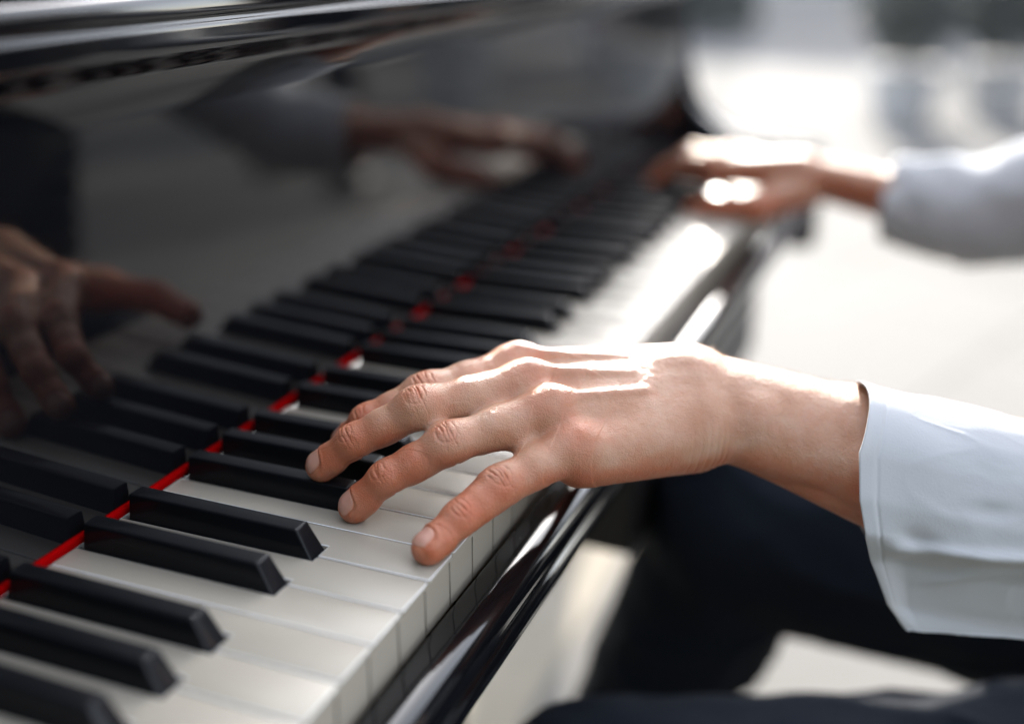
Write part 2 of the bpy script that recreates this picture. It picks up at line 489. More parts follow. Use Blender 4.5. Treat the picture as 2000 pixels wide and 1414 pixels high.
def vnoise(p, s, seed=0):
    """cheap smooth value noise"""
    r = np.random.default_rng(seed); tab = r.random((32, 32, 32)) * 2 - 1
    q = p / s; i = np.floor(q).astype(int); fr = q - i; fr = fr * fr * (3 - 2 * fr)
    o = 0
    for a in (0, 1):
        for b in (0, 1):
            for c in (0, 1):
                wgt = (fr[:, 0] if a else 1 - fr[:, 0]) * (fr[:, 1] if b else 1 - fr[:, 1]) * (fr[:, 2] if c else 1 - fr[:, 2])
                o = o + wgt * tab[(i[:, 0] + a) % 32, (i[:, 1] + b) % 32, (i[:, 2] + c) % 32]
    return o

def on_ray(u, v, dep):
    d_ = A3(RIGHT) * (u - 1000) / 2214.795 - A3(UP) * (v - 707) / 2214.795 + A3(FWD)
    return CAM + d_ * dep
INK = (on_ray(1568, 996, 515), on_ray(1618, 1020, 515))

def detail(V, Nn):
    disp = np.zeros(len(V)); red = np.zeros(len(V)); nail = np.zeros(len(V)); ink = np.zeros(len(V))
    W = J['W']
    V0, N0, disp0, red0, nail0 = V, Nn, disp, red, nail
    for k in '2345':
        jj = np.stack([J[c + k] for c in 'MPDT'])
        sel = np.nonzero(((V0 > jj.min(0) - 18) & (V0 < jj.max(0) + 18)).all(1))[0]
        V, Nn, disp, red, nail = V0[sel], N0[sel], disp0[sel], red0[sel], nail0[sel]
        m_, pp, dd, tt = J['M' + k], J['P' + k], J['D' + k], J['T' + k]
        rp, rd, rt = RAD[k][1:]
        for c, ax, r, wd in ((pp, unit(unit(pp - m_) + unit(dd - pp)), rp, 1.0), (dd, unit(unit(dd - pp) + unit(tt - dd)), rd, 0.78)):
            v = V - c; s = v @ ax; n = unit(ax_n + np.array([-0.15, -.05, 0]) - ((ax_n + np.array([-0.15, -.05, 0])) @ ax) * ax); l = np.cross(ax, n)
            near = (np.linalg.norm(v, axis=1) < r * 1.75)
            dors = sst(0.05, 0.7, Nn @ n) * near
            u = v @ l
            kk = int(k) * 7 + (0 if wd == 1.0 else 40)
            for q_, (s0, am, ln) in enumerate(((-4.3, .20, .5), (-1.5, .42, .75), (-0.3, .34, .45), (1.5, .50, .7), (4.0, .24, .5))):
                s0 = s0 * wd + 0.25 * math.sin(kk + q_ * 2.1)
                wob = 0.75 * vnoise(V, 4.5, kk + q_) + 0.25 * vnoise(V, 1.6, kk + q_ + 9) + 0.05 * u * u / r * np.sign(s0)
                mod = np.clip(0.65 + 0.9 * vnoise(V, 3.0, kk + q_ + 21), 0, 1.2)
                cr = dors * gauss(s - s0 - wob, 0.36) * gauss(u, r * ln) * mod
                disp -= am * 1.9 * wd * cr; red = np.maximum(red, cr * am * 2.4)  # creases reddened, their shade painted into the colour
            ov = np.sqrt((s / (4.6 * wd)) ** 2 + (u / (5.6 * wd)) ** 2) + 0.12 * vnoise(V, 3.0, kk + 5)
            disp -= dors * 0.20 * gauss(ov - 1, 0.10)
            disp += dors * 0.30 * wd * gauss(s, 5.5 * wd) * gauss(u, r * 0.6)
            red = np.maximum(red, 0.55 * wd * dors * gauss(s, 7.5 * wd) * gauss(u, r * 0.9))
            # palmar flexion crease
            pal = sst(0.1, 0.7, -(Nn @ n)) * near
            disp -= pal * 0.5 * gauss(s, 0.8)
        # knuckle blush
        v = V - (m_ + ax_n * 8); red = np.maximum(red, 0.48 * gauss(np.linalg.norm(v, axis=1), 14))
        # nail
        T, a, n, l = FR[k]
        v = V - T; s = v @ a; u = v @ l; hgt = v @ n
        hw = rt * 0.80
        near = (np.linalg.norm(v, axis=1) < rt * 1.9) & (hgt > 0)
        f = np.maximum(np.abs(u) / hw, np.abs(s + 0.6) / (rt * 0.78))
        f = (np.abs(u / hw) ** 3.2 + np.abs((s - 0.6) / (rt * 0.68)) ** 3.2) ** (1 / 3.2)
        msk = near * (1 - sst(0.93, 1.02, f))
        nail = np.maximum(nail, msk)
        disp -= near * 0.45 * gauss(f - 1.04, 0.07)
        disp += near * 0.22 * gauss(f - 1.28, 0.14) * sst(6, 0, s)
        disp -= msk * 0.10
        red = np.maximum(red, 0.62 * gauss(np.linalg.norm(V - (T + a * 2 - n * 4), axis=1), 11) * (1 - msk))
        disp0[sel] = disp; red0[sel] = red; nail0[sel] = nail
    V, Nn, disp, red, nail = V0, N0, disp0, red0, nail0
    red = np.maximum(red, 0.80 * sst(0.15, -0.75, Nn @ unit(ax_n + np.array([-.5, -.2, 0]))))  # redder palm side, with warm bounce light painted in
    # skin folds on the heel of the hand near the wrist
    l, a, n = ax_l, ax_a, ax_n
    v = V - W; s = v @ a; u = v @ l; hh = v @ n
    side = sst(0.0, 0.7, -(Nn @ l)) 
    for s0, am in ((3.0, .55), (6.0, .5), (9.5, .42), (13.5, .3), (18, .22), (0.2, .35)):
        disp -= side * am * gauss(s - s0 - 0.6 * vnoise(V, 6, 3) - 0.06 * hh, 0.75) * gauss(hh + 10, 13)
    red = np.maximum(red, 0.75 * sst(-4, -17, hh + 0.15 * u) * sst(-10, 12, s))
    red = np.maximum(red, 0.62 * sst(-2, -16, hh + 0.2 * u) * (s < 4) )  # heel and forearm underside carry the same painted warm bounce
    # vein-like pallor / mottling
    red = np.clip(red + 0.16 * vnoise(V, 9, 5) + 0.13 * vnoise(V, 3.6, 6), 0, 1)
    disp += 0.07 * vnoise(V, 2.2, 8) + 0.10 * vnoise(V, 9.0, 9) + 0.02 * vnoise(V, 1.1, 13)
    # two small dark ring marks on the inner wrist
    for c in INK:
        dd_ = V - c; dd_ = dd_ - (dd_ @ A3(FWD))[:, None] * A3(FWD)
        rr = np.linalg.norm(dd_, axis=1)
        ink = np.maximum(ink, gauss(rr - 3.6, 0.32) * ((V @ A3(RIGHT)) > -1e9) * 0.8 * (Nn @ A3(FWD) < 0.1) * (np.abs((V - c) @ A3(FWD)) < 30))
    return disp, red, nail, ink

def build_hand(h, sub):
    V, F, Nn = surface(hand_sdf, (40, -246, -52), (268, 102, 84), h, sub)
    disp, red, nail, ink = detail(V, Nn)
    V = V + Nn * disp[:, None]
    return V, F, red, nail, ink

HV, HF, Hred, Hnail, Hink = build_hand(1.5, 2)

# ------------------------------------------------------------------ right hand = mirrored, moved up the keyboard
TH = TH_CLOSE
GV, GF, Gred, Gnail, Gink = build_hand(2.4, 0)
TH = TH_SPREAD
def right_xf(P):
    P = (np.asarray(P, float) - J['W']) * np.array([-1, 1, 1])
    a = math.radians(RH_ROT); c, s = math.cos(a), math.sin(a)
    R = np.array([[c, -s, 0], [s, c, 0], [0, 0, 1]])
    b = math.radians(RH_TILT); cb, sb = math.cos(b), math.sin(b)
    T = np.array([[1, 0, 0], [0, cb, -sb], [0, sb, cb]])
    return P @ T.T @ R.T + RH_POS
RH_ROT, RH_TILT, RH_POS = 12.0, -6.0, A3((740, -56, 35))
GV = right_xf(GV); GF = GF[:, ::-1]

# ------------------------------------------------------------------ torso, neck and head under the clothes
HIP = A3((450, -500, -170))
def body_sdf(p):
    d = cone(p, A3((465, -420, -170)), A3((465, -425, 180)), 100, 122, A3((0, 1, 0)), 1.25)
    d = smin(d, cone(p, A3((345, -430, 290)), A3((585, -430, 290)), 58, 58), 50)
    d = smin(d, cone(p, A3((465, -430, 330)), A3((465, -410, 420)), 58, 54), 30)
    d = smin(d, cone(p, A3((465, -390, 500)), A3((465, -395, 560)), 72, 82, A3((1, 0, 0)), 1.12), 20)
    d = smin(d, cone(p, A3((465, -350, 455)), A3((465, -355, 475)), 42, 48), 30)
    d = smin(d, cone(p, A3((465, -298, 500)), A3((465, -308, 535)), 11, 6), 12)      # nose
    d = smin(d, cone(p, A3((447, -302, 462)), A3((483, -302, 462)), 6, 6), 8)        # lips
    for s in (-1, 1):
        d = smin(d, cone(p, A3((465 + s * 74, -398, 500)), A3((465 + s * 78, -406, 530)), 8, 12), 8)
        d = smin(d, cone(p, A3((465 + s * 20, -315, 548)), A3((465 + s * 42, -322, 548)), 7, 6), 8)
        d = np.maximum(d, -cone(p, A3((465 + s * 30, -307, 533)), A3((465 + s * 31, -307, 533)), 7, 7))
    # arms inside the sleeves
    d = smin(d, cone(p, A3((318, -425, 285)), A3((262, -335, -10)), 48, 38), 20)
    d = smin(d, cone(p, A3((262, -335, -10)), FB_, 36, 28), 15)
    d = smin(d, cone(p, A3((612, -425, 285)), A3((718, -330, 70)), 48, 38), 20)
    d = smin(d, cone(p, A3((718, -330, 70)), right_xf(FB_), 36, 28), 15)
    return d
BV, BF, BN = surface(body_sdf, (180, -580, -290), (830, -100, 690), 8, 0)

person = empty('person', (450, -520, -720))
tag(person, 'seated pianist in a white shirt and dark trousers, both hands spread on the keys', 'person')
V = np.concatenate([HV, GV, BV]); F = np.concatenate([HF, GF + len(HV), BF + len(HV) + len(GV)])
me = mesh_np('body', V, F)
nz_ = len(BV)
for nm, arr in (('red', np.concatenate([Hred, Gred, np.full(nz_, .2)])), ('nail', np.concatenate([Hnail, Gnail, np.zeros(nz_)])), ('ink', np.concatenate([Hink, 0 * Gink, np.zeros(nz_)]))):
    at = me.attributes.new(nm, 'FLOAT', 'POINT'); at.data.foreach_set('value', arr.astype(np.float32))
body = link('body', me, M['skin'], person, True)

def hair_sdf(p):
    d = cone(p, A3((465, -410, 545)), A3((465, -415, 585)), 84, 84, A3((1, 0, 0)), 1.08)
    return np.maximum(d, -cone(p, A3((465, -290, 480)), A3((465, -295, 560)), 78, 74))
V, F, _n = surface(hair_sdf, (355, -530, 430), (575, -300, 700), 6)
V += _n * (3 * vnoise(V, 9, 4))[:, None]
link('hair', mesh_np('hair', V, F), M['hair'], person, True)

# fine fair hairs on the forearm, lit from behind
def arm_hairs():
    r = np.random.default_rng(3)
    ok = (HV @ unit(FA - J['W']) > J['W'] @ unit(FA - J['W']) - 22) & (HV @ unit(FA - J['W']) < FA @ unit(FA - J['W']) + 4)
    me_ = body.data
    nn = np.zeros(len(me_.vertices) * 3); me_.vertices.foreach_get('normal', nn); nn = nn.reshape(-1, 3)[:len(HV)]
    ok &= (nn @ (ax_n * 0.8 + ax_l * 0.6) > 0.45)
    ok &= (nn @ A3(SUN) > 0.05)
    ids = r.choice(np.nonzero(ok)[0], 800, replace=False)
    vs, fs = [], []
    for i in ids:
        p0 = HV[i]; n = nn[i]
        d0 = unit(-ax_l * 0.5 + unit(J['W'] - FA) * 0.5 + r.normal(0, .35, 3)); d0 = unit(d0 - (d0 @ n) * n * 0.8 + n * 0.35)
        ln = r.uniform(3.0, 6.5); w_ = unit(np.cross(d0, n)) * 0.028
        pts = [p0 - n * .1, p0 + d0 * ln * .5 + n * .25, p0 + d0 * ln - n * ln * .06]
        b0 = len(vs)
        for j, q in enumerate(pts):
            ww = w_ * (1, .8, .15)[j]; w2 = n * np.linalg.norm(ww)
            vs += [q + ww, q - ww * .5 + w2 * .86, q - ww * .5 - w2 * .86]
        for j in (0, 1):
            for e in range(3):
                a0 = b0 + 3 * j + e; a1 = b0 + 3 * j + (e + 1) % 3
                fs.append((a0, a1, a1 + 3, a0 + 3))
    o = link('arm_hair', mesh_np('arm_hair', np.array(vs), fs), M['arm_hair'], person)
    o['kind'] = 'stuff'
arm_hairs()

# ------------------------------------------------------------------ shirt
def interp(x, xs, ys): return np.interp(x, xs, ys)
def near_sleeve():
    e_s = unit(A3((26.6, -72.5, -18)))                    # along the forearm to the elbow
    e_u = A3(UP); e_u = unit(e_u - (e_u @ e_s) * e_s)
    e_c = -np.cross(e_s, e_u)
    if e_c @ -A3(FWD) < 0: e_c = -e_c
    n_s, n_t = 200, 260
    th = np.linspace(0, 2 * np.pi, n_t, endpoint=False)
    ss = np.concatenate([np.linspace(0, 110, 160), np.linspace(113, 250, 40)])
    elbow = A3((262, -335, -10)); shoulder = A3((318, -425, 285))
    rows = []
    for s in ss:
        k = sst(70, 240, np.array(s))
        ht = 33 + 11 * k; hb = (77 - 0.07 * min(s, 90)) * (1 - k) + 46 * k
        wmax = 37 + 10 * k
        c, sn = np.cos(th), np.sin(th)
        u = np.where(c > 0, c * ht, c * hb)
        # fullness: round above, then narrowing to a hanging fold below
        un = u
        w = np.where(un > 0, wmax * np.sqrt(np.clip(1 - (un / ht) ** 2, 0, 1)),
                     wmax * (interp(-un / hb, [0, .25, .45, .60, .80, 1.0], [1, .97, .86, .50, .27, 0.0]) * (1 - k) + k * np.sqrt(np.clip(1 - (un / hb) ** 2, 0, 1))))
        cc = np.where(sn > 0, w, -w * 0.80)
        cc = np.where(np.abs(sn) < 1e-6, 0, cc)
        # hanging cloth swings slightly
        sh = -8 * sst(30, 84, -un) * (1 - k)
        # opening edge is cut on a curve
        edge = (interp(un, [-78, -66, -50, -36, -20, 0, 15, 30, 37], [22, 8, -3, -13, -17, -17, -11, -4, -1]) - 0.27 * un + sst(0, -14, cc) * (6 + 14 * sst(10, -30, un))) * max(0, 1 - s / 75)
        # drawn folds on the outer side
        front = sst(-5, 8, cc)
        f1 = 3.6 * gauss(un - (-41 + 0.17 * s), 3.2) * sst(4, 14, np.array(s)) * front
        f1 -= 6.5 * sst(-41 + 0.17 * s, -50 + 0.2 * s, un) * sst(2, 22, np.array(s)) * front * sst(-80, -66, un)
        f2 = 2.6 * gauss(un - (-62 + 0.34 * s), 2.6) * sst(20, 45, np.array(s)) * front
        f3 = 1.6 * gauss(un - (-70 + 0.5 * s), 4.0) * sst(30, 55, np.array(s)) * front
        f4 = -3.0 * gauss(un + 33, 5) * gauss(np.array(s) - 24, 8) * front - 1.6 * gauss(un + 22 - .2 * s, 4) * gauss(np.array(s) - 52, 12) * front -0.8 * gauss(un + 30, 9) * gauss(np.array(s) - 26, 12) * front + 1.6 * gauss(un + 8, 16) * gauss(np.array(s) - 55, 16) * front
        cc = cc + f1 + f2 + f3 + f4
        o = FA + e_s * (s)
        P = o + e_s * edge[:, None] + e_u * (u)[:, None] + e_c * (cc + sh)[:, None]
        rows.append(P)
    # on to the shoulder
    last = rows[-1]; c0 = last.mean(0)
    for t in np.linspace(0.06, 1, 22):
        ctr = c0 * (1 - t) ** 2 + 2 * t * (1 - t) * (elbow + A3((10, -30, 0))) + t * t * shoulder
        rr = 48 + 16 * t
        d_ = unit(2 * (1 - t) * (elbow - c0) + 2 * t * (shoulder - elbow))
        uu = e_u - (e_u @ d_) * d_; uu = unit(uu); c2 = np.cross(uu, d_)
        if c2 @ e_c < 0: c2 = -c2
        ring = ctr + rr * (np.cos(th)[:, None] * uu + np.sin(th)[:, None] * c2)
        m_ = min(1, t * 3)
        rows.append(ring * m_ + (last - c0 + ctr) * (1 - m_))
    V = np.concatenate(rows)
    sidx = np.repeat(np.concatenate([ss, 250 + 8 * np.arange(1, 23)]), n_t); tidx = np.tile(np.arange(n_t) * 1.2, len(rows))
    Q2 = np.stack([sidx * 0.55 + tidx * 0.35, tidx * 1.0 - sidx * 0.25, 0 * sidx], 1)
    rid = (1 - np.abs(vnoise(Q2, 15, 61))) ** 4 * 0.55 + (1 - np.abs(vnoise(Q2 + 77, 8, 62))) ** 5 * 0.15
    n = vnoise(V, 26, 21) * 1.3 + vnoise(V, 11, 22) * 0.2 + vnoise(V, 60, 23) * 2.0 + rid * np.clip((sidx - 8) / 30, 0, 1)
    hemline = 0.35 * sst(6.6, 6.0, sidx) - 0.5 * gauss(sidx - 6.6, 0.7)
    s_arr = np.repeat(np.arange(len(rows)), n_t)
    ctr = np.repeat(np.stack([r.mean(0) for r in rows]), n_t, 0)
    dr = V - ctr; dr /= np.linalg.norm(dr, axis=1)[:, None]
    V = V + dr * (n * (0.35 + 0.65 * np.clip(s_arr / 30, 0, 1)) + hemline)[:, None]
    # stitched seam line round the cuff, 5 mm in
    F = []
    for i in range(len(rows) - 1):
        a = i * n_t + np.arange(n_t); b = i * n_t + (np.arange(n_t) + 1) % n_t
        F.append(np.stack([a, b, b + n_t, a + n_t], 1))
    return V, np.concatenate(F)

def tube_sleeve(pts, rads, n_t=64, seed=0, amp=3.0):
    pts = [A3(p) for p in pts]
    # resample
    P, Rr = [], []
    for i in range(len(pts) - 1):
        for t in np.linspace(0, 1, 24, endpoint=False):
            P.append(pts[i] * (1 - t) + pts[i + 1] * t); Rr.append(rads[i] * (1 - t) + rads[i + 1] * t)
    P.append(pts[-1]); Rr.append(rads[-1]); P = np.array(P)
    for _ in range(12): P[1:-1] = (P[:-2] + P[1:-1] * 2 + P[2:]) / 4
    rows = []; th = np.linspace(0, 2 * np.pi, n_t, endpoint=False)
    for i, c in enumerate(P):
        d_ = unit(P[min(i + 1, len(P) - 1)] - P[max(i - 1, 0)])
        uu = np.array([0, 0, 1.]); uu = unit(uu - (uu @ d_) * d_); c2 = np.cross(uu, d_)
        low = np.where(np.cos(th) < 0, 1.05 if i < 40 else 1.0, 1.0)
        rows.append(c + Rr[i] * (np.cos(th)[:, None] * low[:, None] * uu + np.sin(th)[:, None] * 0.9 * c2))
    V = np.concatenate(rows); ctr = np.repeat(P, n_t, 0); dr = V - ctr; dr /= np.linalg.norm(dr, axis=1)[:, None]
    V += dr * (amp * vnoise(V, 24, seed) + amp * .5 * vnoise(V, 11, seed + 1))[:, None]
    F = []
    for i in range(len(P) - 1):
        a = i * n_t + np.arange(n_t); b = i * n_t + (np.arange(n_t) + 1) % n_t
        F.append(np.stack([a, b, b + n_t, a + n_t], 1))
    return V, np.concatenate(F)

def torso_sdf(p):
    d = cone(p, A3((465, -422, -170)), A3((465, -427, 190)), 122, 142, A3((0, 1, 0)), 1.25)
    d = smin(d, cone(p, A3((340, -430, 280)), A3((590, -430, 280)), 70, 70), 45)
    d = smin(d, cone(p, A3((465, -430, 330)), A3((465, -422, 375)), 70, 64), 22)
    return d
def waist_sdf(p):
    d = cone(p, A3((465, -420, -170)), A3((465, -424, 190)), 140, 156, A3((0, 1, 0)), 1.25)
    d = smin(d, cone(p, A3((385, -427, 250)), A3((545, -427, 250)), 78, 78), 45)
    d = np.maximum(d, p[:, 2] - 300)
    return d
SV, SF = near_sleeve()
cu = right_xf(FA); 
RV, RF = tube_sleeve([cu + A3((-2, 12, 1)), right_xf(FA * .3 + FB_ * .7) + A3((0, 0, 2)), A3((722, -335, 72)), A3((612, -425, 285))], [38, 44, 52, 66], seed=31)
TV, TF, _n = surface(torso_sdf, (240, -600, -330), (700, -270, 460), 9)
TV += _n * (4 * vnoise(TV, 40, 2))[:, None]
allV = np.concatenate([SV, RV, TV]); allF = np.concatenate([SF, RF + len(SV), TF + len(SV) + len(RV)])
shirt = link('shirt', mesh_np('shirt', allV, allF), M['shirt'], person, True)
so = shirt.modifiers.new('thickness', 'SOLIDIFY'); so.thickness = 0.0007; so.offset = -1

V, F, _n = surface(waist_sdf, (240, -610, -340), (700, -250, 320), 9)
V += _n * (3 * vnoise(V, 30, 12))[:, None]
link('waistcoat', mesh_np('waistcoat', V, F), M['waistcoat'], person, True)

LK, RK = A3((200, -26, -248)), A3((484, -58, -182))
def trousers_sdf(p):
    d = cone(p, A3((395, -450, -240)), A3((535, -450, -240)), 100, 100)
    for hip, knee, ank, rk in ((A3((372, -420, -250)), LK, A3((225, 60, -640)), 70), (A3((540, -420, -228)), RK, A3((500, 105, -640)), 72)):
        t = cone(p, hip, knee, 84, rk)
        t = smin(t, cone(p, knee, ank, rk - 8, 52), 14)
        d = np.minimum(d, t) if rk == 0 else smin(d, t, 18)
    return d
V, F, _n = surface(trousers_sdf, (110, -640, -710), (660, 190, -80), 5)
fold = 5.0 * (1 - np.abs(vnoise(V * np.array([1, .5, 1]), 42, 44))) ** 4 + 2.6 * vnoise(V * np.array([1, .45, 1]), 26, 41) + 1.2 * vnoise(V, 12, 42) + 4.0 * vnoise(V * np.array([1, .5, .8]), 60, 43)
# gathered creases where the thigh meets the hip
fold += 2.6 * np.sin((V[:, 1] * 0.9 + V[:, 0] * 0.5) / 11) * gauss(V[:, 1] + 230, 60)
V += _n * fold[:, None]
link('trousers', mesh_np('trousers', V, F), M['trousers'], person, True)
for sx, sy in ((226, 62), (502, 107)):
    def shoe_sdf(p, x=sx, y=sy):
        t = cone(p, A3((x, y - 35, -682)), A3((x, y + 150, -690)), 38, 30, A3((0, 0, 1)), 1.05)
        t = smin(t, cone(p, A3((x, y, -650)), A3((x, y, -630)), 44, 42), 20)
        return np.maximum(t, -719 - p[:, 2])
    V, F, _n = surface(shoe_sdf, (sx - 90, -60, -735), (sx + 90, 330, -570), 5)
    link('shoe', mesh_np('shoe', V, F), M['leather'], person, True)

# ------------------------------------------------------------------ the piano
piano = empty('grand_piano', (400, 60, -720))
tag(piano, 'glossy black grand piano with its keyboard open and red felt strip behind the keys', 'piano')
BLK = {0: 21.0, 1: 49.5, 3: 91.0, 4: 117.5, 5: 144.5}    # centre of the sharp that follows white key i (C=0)
BBW, BTW, KEYEND, CAPEND = 5.7, 4.5, 145.5, 142.6
PITCH = 23.5
def blacks_in(i_from, i_to):
    r = []
    for w_ in range(i_from, i_to):
        o, k = divmod(w_, 7)
        if k in BLK: r.append((w_, o * 164.5 + BLK[k]))
    return r
W0, W1 = -9, 43
blk = dict(blacks_in(W0, W1 - 1))

def white_key(i):
    x0, x1 = i * PITCH + 0.5, (i + 1) * PITCH - 0.5
    xl = blk[i - 1] + BBW + 0.8 if (i - 1) in blk else x0
    xr = blk[i] - BBW - 0.8 if i in blk else x1
    yf, yn = -1.6, 49.0
    pts = [(x0, yf), (x1, yf)]
    if xr < x1: pts += [(x1, yn), (xr, yn)]
    pts += [(xr, KEYEND), (xl, KEYEND)]
    if xl > x0: pts += [(xl, yn), (x0, yn)]
    bm = bmesh.new()
    bot = [bm.verts.new((x, y, -2.4)) for x, y in pts]
    f = bm.faces.new(bot)
    r = bmesh.ops.extrude_face_region(bm, geom=[f])
    top = [v for v in r['geom'] if isinstance(v, bmesh.types.BMVert)]
    for v in top: v.co.z = 0.0
    bm.edges.ensure_lookup_table()
    es = [e for e in bm.edges if all(v.co.z > -0.1 for v in e.verts)]
    corner = [e for e in bm.edges if abs(e.verts[0].co.z - e.verts[1].co.z) > 1 and e.verts[0].co.y < -1]
    bmesh.ops.bevel(bm, geom=corner, offset=1.3, segments=4, profile=0.5, affect='EDGES')
    es = [e for e in bm.edges if all(v.co.z > -0.1 for v in e.verts)]
    bmesh.ops.bevel(bm, geom=es, offset=0.22, segments=2, profile=0.5, affect='EDGES')
    nb = len(bm.faces)
    box(bm, x0 + .15, x1 - .15, 0.0, 3.0, -26, -2.42, 0.2, 1)
    box(bm, x0 + .6, x1 - .6, 3.0, 48.5, -24, -2.45)
    box(bm, xl + .3, xr - .3, 48.5, KEYEND, -24, -2.45)
    bm.faces.ensure_lookup_table()
    for ff in bm.faces[nb:]: ff.material_index = 1
    # small individual unevenness
    dz = rng.uniform(-.12, .12); dr = rng.uniform(-.0008, .0008)
    for v in bm.verts: v.co.z += dz + dr * (v.co.y)
    o = bm_obj('white_key', bm, [M['white_key'], M['key_front']], piano)
    smooth_by_angle(o, 40)

for i in range(W0, W1): white_key(i)

def black_mesh():
    bm = bmesh.new()
    H = 11.3
    def q(x, y, z): return bm.verts.new((x, y, z))
    b = [q(-BBW, 50.0, -2), q(BBW, 50.0, -2), q(BBW, CAPEND, -2), q(-BBW, CAPEND, -2)]
    t = [q(-BTW, 57.4, H), q(BTW, 57.4, H), q(BTW, CAPEND - .6, H), q(-BTW, CAPEND - .6, H)]
    bm.faces.new(b[::-1]); bm.faces.new(t)
    for i in range(4): bm.faces.new((b[i], b[(i + 1) % 4], t[(i + 1) % 4], t[i]))
    es = [e for e in bm.edges if not all(v.co.z < 0 for v in e.verts)]
    bmesh.ops.bevel(bm, geom=es, offset=1.15, segments=4, profile=0.55, affect='EDGES')
    box(bm, -4.8, 4.8, 52, CAPEND, -24, -2.02)
    bmesh.ops.scale(bm, vec=(S, S, S), verts=bm.verts)
    bmesh.ops.recalc_face_normals(bm, faces=bm.faces)
    me = bpy.data.meshes.new('black_key'); bm.to_mesh(me); bm.free()
    me.materials.append(M['black_key'])
    return me
bme = black_mesh()
first = True
for w_, cx in blk.items():
    o = bpy.data.objects.new('black_key', bme); col.objects.link(o)
    o.parent = piano; o.matrix_parent_inverse = Matrix.Translation(-piano.location)
    o.location = Vector((cx, 0, rng.uniform(-.15, .15))) * S
    if first: smooth_by_angle(o, 30); first = False

X0, X1 = W0 * PITCH - 1, W1 * PITCH + 1          # ends of the keyboard
# red felt strip lying on the key ends, just in front of the fallboard
prof = [(145.2, 0.35), (144.6, 2.4), (144.8, 4.0), (145.6, 4.9), (152, 4.9), (152, 0.35)]
o = bm_obj('key_felt', extrude_x(prof, X0, X1), M['felt'], piano); smooth_by_angle(o)
# fallboard: leaning glossy panel with a rolled upper edge
t2 = math.tan(math.radians(2.0))
def fy(z): return 146 - t2 * (z - 6)
pa = [(fy(6.3) + .3, 5.1), (fy(6.0), 5.5)]
for z in np.linspace(12, 184, 12): pa.append((fy(z), z))
prof = [(138.6, 187), (136, 189.5), (131.5, 191.3), (128.8, 193.6), (128.0, 197), (128.2, 201), (128.3, 204), (129.6, 205), (130.2, 206.2), (129.6, 207.4), (128.4, 208.4), (128.5, 212), (129.2, 215), (131.5, 216.8), (141, 217)]
def smooth_prof(p, it=1):
    for _ in range(it):
        q = []
        for i in range(len(p)):
            a = p[i]; b_ = p[(i + 1) % len(p)]
            q += [(a[0] * .75 + b_[0] * .25, a[1] * .75 + b_[1] * .25), (a[0] * .25 + b_[0] * .75, a[1] * .25 + b_[1] * .75)]
        p = q
    return p
def smooth_open(p, it=2):
    for _ in range(it):
        q = [p[0]]
        for a, b_ in zip(p[:-1], p[1:]):
            q += [(a[0] * .75 + b_[0] * .25, a[1] * .75 + b_[1] * .25), (a[0] * .25 + b_[0] * .75, a[1] * .25 + b_[1] * .75)]
        p = q + [p[-1]]
    return p
o = bm_obj('fallboard', extrude_x(pa + smooth_open(prof) + [(200, 217), (200, 210), (160, 205), (160, 5.1)], X0 + 1, X1 + 22), M['fallboard'], piano); smooth_by_angle(o, 30)
# music shelf above and behind
bm = bmesh.new(); box(bm, X0 - 20, X1 + 18, 149.5, 520, 217.6, 229, 4, 4)
o = bm_obj('music_shelf', bm, M['lacquer'], piano); smooth_by_angle(o)
# key slip in front of the keys, rounded outer edge, set-back key bed under it
prof = [(-4.2, -34), (-4.2, -21.2), (-4.8, -20.6), (-10, -20.3), (-15, -20.0), (-18, -20.2), (-21.2, -21.6), (-23.8, -24.4), (-25.0, -28.5), (-24.6, -32.5), (-22.8, -35.4), (-22.4, -37.4),
        (-24.2, -39.4), (-25.6, -42.5), (-25.4, -46), (-23.0, -49.2), (-18, -50.6), (8, -50.6), (8, -34)]
o = bm_obj('key_slip', extrude_x(smooth_prof(prof, 2), X0 - 18, X1 + 18), M['lacquer'], piano); smooth_by_angle(o, 30)
bm = bmesh.new(); box(bm, X0 - 60, X1 + 60, 9, 700, -112, -51, 5, 3)
o = bm_obj('key_bed', bm, M['lacquer'], piano); smooth_by_angle(o)
bm = bmesh.new(); box(bm, X0, X1, 9.5, 150, -50, -30)
bm_obj('key_frame', bm, M['wood'], piano)
bm = bmesh.new(); box(bm, 410, 900, 12, 160, -190, -112.5, 3, 2)
bm_obj('support_beam', bm, M['satin'], piano)
# cheek blocks
for xa, xb in ((X0 - 20, X0 - 1.2), (X1 + 1.2, X1 + 20)):
    bm = bmesh.new(); box(bm, xa, xb, -2, 150, -19.4, 9, 2.5, 4)
    o = bm_obj('cheek_block', bm, M['lacquer'], piano); smooth_by_angle(o)
# arms of the case: high at the back, sweeping down to the front
armp = [(151, 229), (149.5, 200), (148, 168), (145, 134), (140, 99), (129, 64), (118, 48), (103, 35), (88, 26), (70, 20.5), (40, 16.5), (10, 14.8), (-12, 13.5), (-21, 9), (-26, -2), (-27, -30), (-27, -108),
        (60, -112), (700, -112), (700, 229)]
for xa, xb in ((X0 - 66, X0 - 20.5), (X1 + 20.5, X1 + 66)):
    bm = extrude_x(armp, xa, xb)
    bmesh.ops.recalc_face_normals(bm, faces=bm.faces)
    es = [e for e in bm.edges if len(e.link_faces) == 2 and e.calc_face_angle(0) > math.radians(60)]
    bmesh.ops.bevel(bm, geom=es, offset=7, segments=5, profile=0.5, affect='EDGES')
    o = bm_obj('case_arm', bm, M['lacquer'], piano); smooth_by_angle(o, 40)
